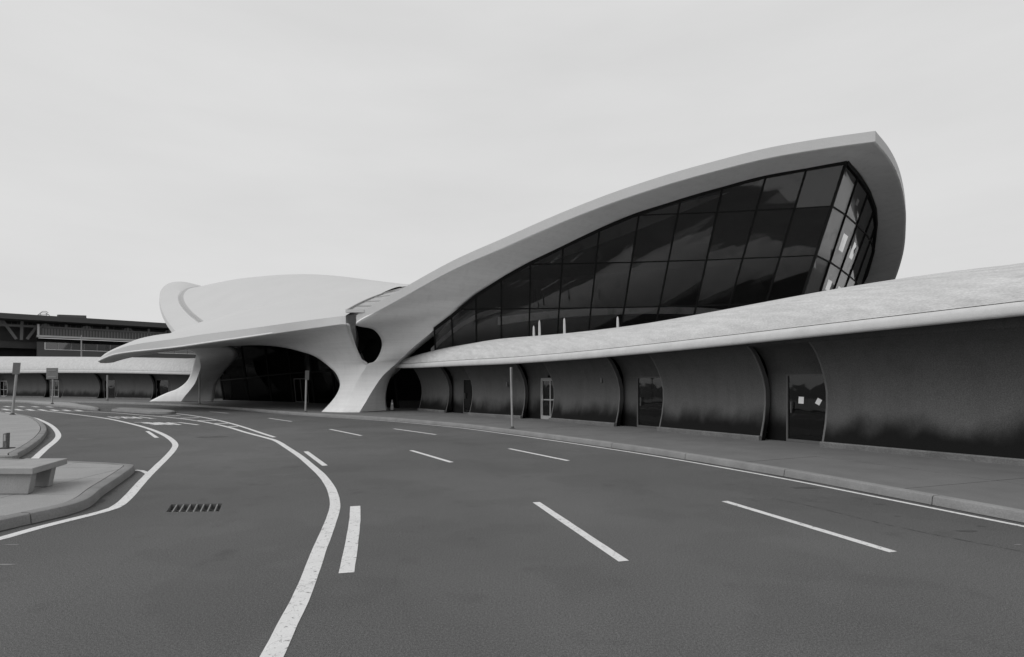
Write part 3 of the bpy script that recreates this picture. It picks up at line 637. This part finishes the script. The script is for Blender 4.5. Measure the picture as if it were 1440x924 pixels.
# --- left wing
ll = [(262, 474, 57), (247, 466, 60), (234, 449, 66), (226.5, 433, 71), (224, 418, 75), (227, 407, 77.5), (235, 399.5, 79), (247, 396.2, 80), (262, 397.5, 81), (280, 403, 82.5), (300, 412, 85), (330, 430, 88)]
gi = [(292, 461, 57.5), (285, 456, 59), (265, 440, 64.5), (254.5, 427, 69.5), (252, 417, 73), (256, 410, 75), (262, 406.5, 76.2), (270, 404.8, 77.2), (281, 403.8, 78.5), (300, 405, 81), (330, 414, 84), (360, 430, 87)]
R0 = [[(292, 461, 57.5), (385, 431, 56.5), (486, 413, 55), (575, 402, 54)],
      [(285, 456, 59), (378, 426, 58), (486, 410, 56), (576, 401, 54.5)],
      [(265, 440, 64.5), (368, 413, 62), (480, 401.5, 59.5), (578, 400, 56)],
      [(254.5, 427, 69.5), (358, 402, 66), (474, 394.5, 62.5), (580, 400, 58)],
      [(252, 417, 73), (350, 395.5, 69.5), (466, 390, 65.5), (584, 401, 60)],
      [(256, 410, 75), (348, 392, 72), (458, 387.5, 68), (588, 403, 62)],
      [(262, 406.5, 76.2), (348, 390.6, 74.5), (452, 386.3, 70.5), (590, 405, 64)],
      [(270, 404.8, 77.2), (350, 390.6, 76.5), (450, 387, 73), (592, 408, 66)],
      [(281, 403.8, 78.5), (352, 393, 79), (452, 390, 76), (594, 412, 68)],
      [(300, 407, 81), (365, 400, 82), (460, 398, 79), (598, 420, 71)],
      [(330, 420, 84), (385, 415, 85), (470, 412, 82), (604, 430, 74)]]
for r in R0: r[0] = (r[0][0]+6.0, r[0][1]-1.0, r[0][2]-.5)
g = patch([PP(r) for r in R0], 60, 30)
lift = [[p+Vector((0, 0, .0)) for p in r] for r in g]
mb = MB(); mb.grid(lift)
gi3 = cat(PP(gi), 66)[:61]; l3 = cat(PP(ll), 66)[:61]
ws = mb.build('roof_shell', 'roof', TB, 70); tag(ws, 'rounded left wing of the roof')
rim = []; step_ = []
for i in range(60):
    u, v = Vector(l3[i]), Vector(gi3[i]); e = lift[i][0]
    rim.append([u, u.lerp(v, .1)+Vector((0, 0, .10)), u.lerp(v, .5)+Vector((0, 0, .05)), u.lerp(v, .93), v-Vector((0, 0, .12))]); step_.append([v-Vector((0, 0, .12)), v.lerp(e, .25)+Vector((0, 0, .1)), v.lerp(e, .8), e])
MB().grid(rim).build('roof_rim', 'roof', TB, 25)
MB().grid(step_).build('roof_step', 'roofgrey', TB, 25)  # step strip in a darker grey than the roof around it
MB().grid([[r[0], r[0]-Vector((0, 0, .6))] for r in rim]).build('fascia', 'fascia', TB, 40)
MB().grid([[r[0]-Vector((0, 0, .6)), r[0]-Vector((0, 0, .6))+Vector((1.8, .8, .3)), r[0].lerp(CEN+Vector((-5, 6, 0)), .5)-Vector((0, 0, 1.2)), CEN-Vector((0, 0, 1.0))] for r in rim]).build('soffit', 'shell', TB, 60)
# --- rear shell, behind the crossing of the four vaults
rc = [[Vector((-34, 84, 8.2)), Vector((-20, 69, 10.2)), CEN+Vector((-1, .3, -.15)), Vector((12, 57, 9.6)), Vector((29.5, 57.5, 5.7))],
      [Vector((-28, 90, 6.5)), Vector((-14, 76, 9.4)), Vector((-1, 68, 10)), Vector((14, 66, 8.8)), Vector((28, 66, 5.6))],
      [Vector((-18, 95, 4.6)), Vector((-4, 88, 7)), Vector((8, 82, 7.2)), Vector((20, 78, 6.6)), Vector((28, 76, 5))]]
rs_ = MB().grid(patch(rc, 24, 36)).build('roof_shell', 'roof', TB, 70); tag(rs_, 'rear shell of the roof'); solid(rs_, .3, (0, 60, 60))
# --- left buttress
lo_ = [(209.7, 564.6, 58.6), (221.6, 558.4, 58.3), (235.7, 552, 58.0), (248.7, 547, 57.8), (259.5, 539.5, 57.6), (266, 531, 57.4), (271.4, 515.7, 57), (274.6, 504, 56.5), (275, 497.5, 56), (262, 490.5, 55.2)]
lc_ = [(254, 565.2, 57.2), (260, 557, 57), (266, 550, 57), (271, 543.5, 57), (274.6, 538, 57), (279, 526.5, 57), (282, 515.7, 56.8), (280.6, 506, 56.3), (277.5, 499, 56), (266, 490.5, 55)]
li_ = [(300, 564.6, 58.6), (302, 553, 59.2), (304, 542, 59.6), (310, 530, 60), (317, 520, 60), (326, 511, 60), (332, 504, 59), (334, 497, 57), (326, 489, 55), (302, 487, 53)]
mb = MB(); mb.grid(rows_of(list(zip(lo_, lc_)), 50, 8)); mb.grid(rows_of(list(zip(lc_, li_)), 50, 8))
bl = mb.build('buttress', 'shell', TB, 40); tag(bl, 'curved left buttress'); solid(bl, .15)
# --- wing glazing: panes, mullions, transoms
ZT = [3.6, 6.72, 9.36, 11.98, 30]
mul = [((611, 462, 36.5), (612, 490), 37.2), ((635, 444, 36.3), (637, 485), 37.0), ((669, 416, 36), (670, 481), 36.9), ((705, 392, 35.6), (705, 477), 36.7), ((746, 369.5, 35.2), (744, 474), 36.5), ((792, 347, 34.8), (784, 468), 36.3), ((843, 323, 34.3), (828, 462), 36.0), ((899, 299.5, 33.8), (875, 451), 35.7), ((957, 281, 33.3), (924, 447), 35.3), ((1016, 264, 32.9), (976, 444), 34.9), ((1077, 248, 32.4), (1023, 438), 34.4), ((1134, 237.5, 32), (1076, 430), 33.9), ((1190, 228, 31.5), (1127, 421), 33.4),
       ((1206.5, 248, 33.1), (1151, 417), 35.2), ((1221, 270, 35.2), (1170.5, 413), 37.4), ((1229.6, 294, 37.3), (1187, 408), 39.5), ((1231.5, 316, 39.2), (1201, 403), 41.5), ((1228, 351, 42.6), (1212, 400), 44.2), ((1217, 390, 46.5), (1196, 440), 47.5), ((1190, 435, 50.5), (1176, 470), 51.2)]
ML = []
for (tx, ty, tY), (bx, by), bY in mul:
    t, b = P(tx, ty, tY), P(bx, by, bY); k = (t.z-ZT[0])/(t.z-b.z); ML.append((t, t+(b-t)*k))
def mz(i, z): t, b = ML[i]; return b+(t-b)*((z-b.z)/(t.z-b.z))
for i, (t, b) in enumerate(ML):
    nrm = Vector((0, -1, 0)) if i < 12 else Vector((.75, -.6, 0))
    MB().bar(b, t, .095 if i != 12 else .13, .14, nrm).build('mullion', 'frame', TB)
for i in range(len(ML)-1):
    quad = [ML[i][1], ML[i+1][1], ML[i+1][0], ML[i][0]]
    n_ = (quad[1]-quad[0]).cross(quad[3]-quad[0]).normalized()
    for k in range(4):
        q = clip(clip(quad, Vector((0, 0, 1)), ZT[k+1]), Vector((0, 0, -1)), -ZT[k])
        if len(q) < 3: continue
        cc = sum(q, Vector())/len(q)
        tilt = Vector((random.uniform(-1, 1), 0, random.uniform(-1, 1)))*.006
        q1 = [p+n_*((p-cc).dot(tilt)) for p in q]
        mb = MB(); nn = len(q); mb.add([p+n_*.012 for p in q1]+[p-n_*.012 for p in q1], [tuple(range(nn)), tuple(range(2*nn-1, nn-1, -1))]+[(j, (j+1) % nn, nn+(j+1) % nn, nn+j) for j in range(nn)])
        mb.build('pane', 'glass', TB)
        if k:
            e = [p for p in q if abs(p.z-ZT[k]) < 1e-3]
            if len(e) >= 2 and (e[0]-e[1]).length > .2: MB().bar(e[0], e[1], .075, .1, n_).build('transom', 'frame', TB)
    MB().bar(ML[i][0]-Vector((0, 0, .02)), ML[i+1][0]-Vector((0, 0, .02)), .2, .2, n_).build('head_rail', 'frame', TB)
# interior seen through the glass
def band(L, hgt, th, name, m):
    A_ = [Vector(p) for p in cat(PP(L), 40)]; up = Vector((0, 0, hgt)); dp = Vector((0, th, 0))
    rows = [[p, p-up, p-up+dp, p+dp, p] for p in A_]; mb = MB(); mb.grid(rows); mb.build(name, m, TB, 40)
band([(700, 446, 37.6), (744, 440.5, 38.6), (800, 435.5, 40), (880, 432, 41.5), (960, 432, 42), (1005, 434, 41.5), (1030, 439, 40.5), (1040, 446, 39.5)], .5, .3, 'balcony_parapet', 'inner')
band([(606, 490, 38.6), (622, 474, 38.8), (645, 456, 39.2), (672, 441, 39.8), (705, 432, 40.5)], .32, .25, 'stair_parapet', 'inner')
MB().grid([[P(610, 500, 38), P(1150, 480, 36), P(1190, 480, 52)], [P(640, 500, 52), P(900, 500, 50), P(1100, 500, 60)]]).build('interior_floor', 'dark', TB)
core = MB(); cp = [Vector((-4, 47, .15)), Vector((8, 45, .15)), Vector((20, 47, .15)), Vector((27, 56, .15)), Vector((10, 64, .15)), Vector((-12, 62, .15)), Vector((-28, 66, .15)), Vector((-36, 72, .15))]  # added dark core, keeps the inside black and blocks sky behind it
core.grid([[p, p+Vector((0, 0, h_))] for p, h_ in zip(cp, (9.9, 10.6, 11.7, 10.2, 9.9, 9.9, 9.9, 9.9))]); core.build('blackout_core', 'dark', TB, 60)
# --- recessed entrance glazing under the front arch
ent = [Vector((-8.5, 42.5, .15)), Vector((-10.8, 45.5, .15)), Vector((-13.2, 48.5, .15)), Vector((-16, 51.5, .15)), Vector((-18.8, 54.2, .15)), Vector((-21.8, 56.8, .15)), Vector((-25, 59.2, .15)), Vector((-28.4, 61.4, .15)), Vector((-32, 63.2, .15))]
hts = [5.5, 6.3, 6.8, 7.0, 7.0, 6.8, 6.4, 5.8, 5.2]
for i, (p, hh) in enumerate(zip(ent, hts)):
    MB().bar(p, p+Vector((-.5, -.6, hh)), .14, .18).build('entrance_mullion', 'frame', TB)
    if i < len(ent)-1:
        q = ent[i+1]; e = Vector((-.5, -.6, 0)); a2, b2 = p+e+Vector((0, 0, hh)), q+e+Vector((0, 0, hts[i+1])); n_ = (q-p).cross(a2-p).normalized()*.012
        for k0, k1 in ((0, .42), (.42, 1)):
            c4_ = [p.lerp(a2, k0), q.lerp(b2, k0), q.lerp(b2, k1), p.lerp(a2, k1)]
            MB().hexa([v-n_ for v in c4_], [v+n_ for v in c4_]).build('entrance_pane', 'eglass', TB)
        MB().bar(p.lerp(a2, .42), q.lerp(b2, .42), .12, .16).build('entrance_transom', 'frame', TB)
for j in (4,):
    p, q = ent[j], ent[j+1]; D = bpy.data.objects.new('door', None); link(D, TB)
    for u in (.2, .5, .8): a = p.lerp(q, u)+Vector((-.1, -.14, 0)); MB().bar(a, a+Vector((-.15, -.2, 2.3)), .06, .08).build('frame_post', 'dimalu', D)
    for z in (.06, 2.3): a = p.lerp(q, .2)+Vector((-.1-.065*z, -.14-.087*z, z)); b = p.lerp(q, .8)+Vector((-.1-.065*z, -.14-.087*z, z)); MB().bar(a, b, .07, .08).build('frame_rail', 'dimalu', D)
# ceiling over the recess, closing the space between arch and glazing
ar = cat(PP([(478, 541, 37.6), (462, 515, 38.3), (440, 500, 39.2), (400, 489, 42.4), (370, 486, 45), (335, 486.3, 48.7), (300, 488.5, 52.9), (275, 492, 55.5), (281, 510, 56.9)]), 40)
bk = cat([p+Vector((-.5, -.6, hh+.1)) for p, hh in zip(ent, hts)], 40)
MB().grid([[Vector(a), Vector(a).lerp(Vector(b), .5)+Vector((0, 0, .8)), Vector(b)+Vector((.3, .4, .3)), Vector(b)+Vector((3, 4, 2))] for a, b in zip(ar, bk)]).build('entrance_ceiling', 'dark', TB, 60)  # near-black, with the deep shade of the recess painted in
# --- skylight strip in the valley between front shell and right wing
SK = bpy.data.objects.new('skylight', None); link(SK, TB)
s1 = cat(PP([(488, 438, 34.7), (505, 428.5, 36.5), (525, 419.5, 39), (545, 412.5, 41.5), (563, 407.5, 44)]), 13)
s2 = cat(PP([(512, 438, 34.7), (530, 428, 36.3), (552, 416, 38.4), (575, 404, 41), (600, 394, 44)]), 13)
for k in range(12):
    a, b, c, d = Vector(s1[k]), Vector(s2[k]), Vector(s2[k+1]), Vector(s1[k+1]); up = Vector((0, 0, .02))
    MB().hexa([a-up, b-up, c-up, d-up], [a+up, b+up, c+up, d+up]).build('pane', 'roofgrey', SK)
    if k % 2 == 0: MB().bar(a+up*2, b+up*2, .05, .08, (0, 0, 1)).build('glazing_bar', 'steel', SK)
mb = MB()
for k in range(12): mb.bar(Vector(s1[k])+Vector((0, 0, .05)), Vector(s1[k+1])+Vector((0, 0, .05)), .07, .16, (0, 0, 1))
mb.build('side_rail', 'steel', SK)
MB().bar(P(486.5, 437.5, 34.5), P(512.5, 437.5, 34.5), .18, .22, (0, -1, 0)).build('end_cap', 'fascia', SK)
# throat of the slot below the skylight
MB().hexa([P(488, 458, 37), P(506, 458, 37), P(506, 458, 41), P(488, 458, 41)], [P(486, 439, 36.6), P(514, 439, 36.6), P(524, 432, 41), P(500, 432, 41)]).build('valley_gutter', 'shell', TB)
# ================================================================ FAR TERMINAL
FB = empty('far_terminal', 'dark modern terminal with exposed roof trusses beyond the low white canopy', 'building', (-110, 130, 0))
def FW(px, py, back=0): # on the far facade plane: from (px0,Y112) to (px300,Y138)
    k = (px-CX)/F; p0 = Vector((-100.8, 112, 0)); p1 = Vector((-72.45, 138, 0)); d = p1-p0
    p0 = p0+Vector((-d.y, d.x, 0)).normalized()*back; t = (k*p0.y-p0.x)/(d.x-k*d.y); q = p0+d*t
    return Vector((q.x, q.y, HC+(YH-py)/F*q.y))
FD = (Vector((-72.45, 138, 0))-Vector((-100.8, 112, 0))).normalized(); FN = Vector((-FD.y, FD.x, 0))  # into the building
def fq(px0, px1, z0, z1, back, depth, name, m, parent=FB):
    a, b = FW(px0, 540, back), FW(px1, 540, back); a.z = b.z = 0; e = FN*depth; u0, u1 = Vector((0, 0, z0)), Vector((0, 0, z1))
    return MB().hexa([a+u0, b+u0, b+e+u0, a+e+u0], [a+u1, b+u1, b+e+u1, a+e+u1]).build(name, m, parent)
def zf(py, px=60): return FW(px, py).z
ztop, zb1 = 15.9, 14.85
fq(-160, 330, zb1, ztop, -1, 30, 'roof', 'farroof')
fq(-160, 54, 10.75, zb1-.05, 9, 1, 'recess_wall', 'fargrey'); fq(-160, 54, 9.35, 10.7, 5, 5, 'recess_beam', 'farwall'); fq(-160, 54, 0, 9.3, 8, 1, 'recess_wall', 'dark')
fq(52, 330, 12.0, 13.5, 1.0, 3, 'cladding_panel', 'fargrey')
for k in range(48):
    x = 60+k*4.2
    if x < 290: fq(x, x+1.2, 12.05, 13.45, .93, .06, 'cladding_rib', 'farsteel')
fq(52, 330, 11.6, 11.98, .7, 3, 'trim', 'farwhite'); fq(52.5, 55.5, 12.0, 14.2, .6, .4, 'trim_post', 'farwhite')
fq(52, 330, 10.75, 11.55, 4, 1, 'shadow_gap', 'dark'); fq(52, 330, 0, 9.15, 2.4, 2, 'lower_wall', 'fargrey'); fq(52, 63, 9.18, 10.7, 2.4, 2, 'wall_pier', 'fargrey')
x = 63.5
for k in range(14):
    fq(x, x+17.6, 9.2, 10.7, 2.6, .1, 'window', 'farglass'); fq(x+17.7, x+18.2, 9.2, 10.7, 2.5, .2, 'window_mullion', 'farwall'); x += 18.3
fq(52, 330, 13.55, zb1-.05, 6, 1, 'clerestory_wall', 'fargrey')
def tr(x0, y0, x1, y1, back, w=.35, m='farsteel', name='truss_member'): MB().bar(FW(x0, y0, back), FW(x1, y1, back), w, w, -FN).build(name, m, FB)
tr(-30, 455.5, 55, 459.5, 4, .45); tr(3, 450, 23, 477, 4, .5); tr(31, 451, 30, 478, 4, .5); tr(54, 456, 38, 477, 4, .5); tr(-12, 476, 3, 450, 4, .5)
tr(60, 459.7, 330, 474, 2, .35)
for k, x in enumerate((64, 93, 122, 151, 180, 209, 238, 267)):
    tr(x, 452+.05*x, x, 457+.06*x, 2, .42)
    if k % 2 == 0: tr(x-8, 458+.055*x, x-3, 453+.05*x, 2, .32); tr(x+8, 459+.055*x, x+3, 453+.05*x, 2, .32)
for x in (8, 16, 25, 39, 46, 75, 84, 99, 107, 115, 130, 143, 160, 172): tr(x, 449.5+.05*x, x, 456+.055*x, 6.0-.2 if x > 54 else 7, .12)
for k in range(9):
    x = 84+k*4.2; MB().bar(FW(x, 446.2+k*.12, 6), FW(x, 442.8+k*.12, 6), .5 if k % 3 else .9, .3, -FN).build('roof_unit_post', 'farsteel', FB)
MB().bar(FW(82, 445, 6.2), FW(121, 446.3, 6.2), .7, 1.4, -FN).build('roof_unit', 'fargrey', FB)
mb = MB()
for a, b in (((52, 444), (57, 440)), ((57, 440), (65, 440)), ((65, 440), (70, 444)), ((57, 440), (57, 445)), ((65, 440), (65, 445)), ((53, 442.6), (69, 442.6)), ((60, 437.8), (65, 437.9)), ((57, 440), (60, 437.8)), ((65, 437.9), (68, 440))): mb.bar(FW(*a, 2), FW(*b, 2), .09, .09, -FN)
mb.build('roof_railing', 'farsteel', FB)
lp = P(114.5, 503, 84); mb = MB(); b0 = Vector((lp.x, 84, 0)); mb.tube([b0, b0+Vector((0, 0, 5)), Vector((lp.x, 84, P(114, 471.5, 84).z))], .1, 8, [.12, .1, .07]); o = mb.build('light_mast', 'steel', None, 60)
tag(o, 'thin pale mast standing behind the left white canopy', 'pole')
# ================================================================ POSTS, BENCH, SMALL THINGS
def sign_post(name, label, px, py, topy, z=.15, w=.06, plate=None, lean=0, group='sign posts along the kerbs'):
    b = G(px, py, z); t = P(px+lean, topy, b.y); r = empty(name, label, 'sign post', b, group)
    MB().tube([b, b.lerp(t, .5), t], w/2, 10).build('post', 'steel', r, 60)
    mb = MB(); mb.box(b+Vector((0, 0, .012)), (.22, .22, .024)); mb.tube([b+Vector((0, 0, .02)), b+Vector((0, 0, .1))], w*.75, 10); mb.build('base_plate', 'rust', r)
    if plate:
        pw, z0, z1, rz, off, m = plate; d = (t-b).normalized(); L = (t-b).length
        c = b+d*(L+off-(z1-z0)/2)
        bx = Vector((math.cos(rz), math.sin(rz), 0)); n = Vector((-bx.y, bx.x, 0)); up = d*(z1-z0)/2
        q = [-bx*pw/2-up, bx*pw/2-up, bx*pw/2+up, -bx*pw/2+up]; c = c-n*(w/2+.012) if n.y > 0 else c+n*(w/2+.012)
        o = MB().hexa([c+k-n*.003 for k in q], [c+k+n*.003 for k in q]).build('sign_plate', m, r)
        if pw > .5:
            for s_ in (.3, -.3): MB().bar(c-bx*pw*.36+up*2*s_-n*.02, c+bx*pw*.36+up*2*s_-n*.02, .05, .03, n).build('brace', 'alu', r)
    return r
sign_post('sign_post', 'grey sign post on the kerb before the long right-hand canopy', 720.5, 603, 516.5, w=.085, plate=(.30, 0, .72, math.radians(88), 0, 'signback'), lean=-2)
sign_post('sign_post', 'grey sign post on the kerb beside the branching buttress', 429.5, 579.8, 521.5, w=.11, plate=(.32, 0, .60, math.radians(62), .02, 'signback'), lean=1.5)
sign_post('sign_post', 'slim pole on the sidewalk directly before the left buttress', 280.5, 567.8, 526, w=.13)
sign_post('sign_post', 'slim post before the distant left canopy, right of the square sign', 151, 563.2, 527.5, w=.15)
sign_post('sign_post', 'post on the median with the back of a square sign', 73.5, 568.3, 518.5, w=.13, plate=(1.12, 0, 1.0, math.radians(-4), .06, 'signback'), lean=1)
sign_post('sign_post', 'leftmost leaning post with tall narrow sign on rounded island', 17.5, 583.2, 513, w=.13, plate=(.36, 0, .68, math.radians(20), .12, 'signback'), lean=7)
# bollard stump
b = G(8.5, 630.5, .15); st = empty('bollard_stump', 'short rusty bollard stump bolted to rounded island', 'bollard', b)
o = MB().hexa([b+Vector((x*.055, y*.055, .0)) for x, y in ((-1, -1), (1, -1), (1, 1), (-1, 1))], [b+Vector((x*.055+.015, y*.055, .42+(.02 if x > 0 else -.01))) for x, y in ((-1, -1), (1, -1), (1, 1), (-1, 1))]).build('post', 'rust', st); bevel(o, .01)
MB().box(b+Vector((0, 0, .01)), (.3, .26, .02)).build('base_plate', 'tar', st)
MB().box(b+Vector((.02, -.06, .3)), (.05, .02, .18)).build('reflector_strip', 'alu', st)
# bench
B0 = Vector((-8.3, 9.8, .15)); bn = empty('bench', 'pale concrete slab bench with two tapered legs on the near island', 'bench', B0)
f0, f1, r1, r0 = Vector((-8.52, 9.22, 0)), Vector((-7.75, 9.2, 0)), Vector((-8.14, 10.42, 0)), Vector((-8.90, 10.42, 0))
q = [f0, f1, r1, r0]
o = MB().hexa([p+Vector((0, 0, .485)) for p in q], [p+Vector((0, 0, .59)) for p in q]).build('seat', 'bench', bn); bevel(o, .012)
ax = (r1-f1).normalized()
for u0, u1 in ((.06, .2), (.60, .74)):
    a0, a1 = f0.lerp(r0, u0), f0.lerp(r0, u1); c0, c1 = f1.lerp(r1, u0), f1.lerp(r1, u1); x = (f1-f0).normalized()
    lowq = [a0+x*.12, c0-x*.12, c1-x*.12, a1+x*.12]; hiq = [a0+x*.05, c0-x*.05, c1-x*.05, a1+x*.05]
    o = MB().hexa([p+Vector((0, 0, .151)) for p in lowq], [p+Vector((0, 0, .486)) for p in hiq]).build('leg', 'bench', bn); bevel(o, .012)
# traffic cone in the passage
b = G(551.5, 577.0, .15); cn = empty('traffic_cone', 'pale traffic cone standing in the dark passage by the buttress', 'cone', b)
MB().tube([b+Vector((0, 0, z)) for z in (.03, .04, .45, .72)], .1, 14, [.15, .14, .07, .03]).build('cone_body', 'cone', cn, 40)
MB().box(b+Vector((0, 0, .018)), (.38, .38, .035)).build('foot', 'frame', cn)
MB().tube([b+Vector((0, 0, z)) for z in (.40, .52)], .1, 14, [.084, .067]).build('reflective_band', 'paper', cn, 40)
# fins on the right canopy roof, in front of the glazing
for k, (px_, y0, y1, lab) in enumerate(((751, 475, 458, 'shortest white vent fin behind the right canopy ridge'), (759, 475, 450, 'white vent fin behind the canopy ridge, beside the shortest one'), (794, 471, 447, 'white vent fin behind the canopy ridge, third from the left'), (869, 463, 445, 'white vent fin behind the canopy ridge, rightmost and alone'))):
    Yf = 31.5-k*.9; b, t = P(px_, y0+6, Yf), P(px_-.5, y1, Yf)
    o = MB().tube([b, b.lerp(t, .6), b.lerp(t, .9), t], .05, 10, [.07, .065, .05, .015]).build('vent_fin', 'lip', None, 60); tag(o, lab, 'vent', 'vent fins on the canopy roof')
for px_, z_ in ((843, 2.12), (712, 1.95)):
    k = int(np.argmin(np.abs(R_px-px_))); c = R_q(k, -.10, z_); MB().box(c, (.1, .1, .2), math.atan2(R_N[k][1], R_N[k][0])).build('wall_fixture', 'dimalu', RW)
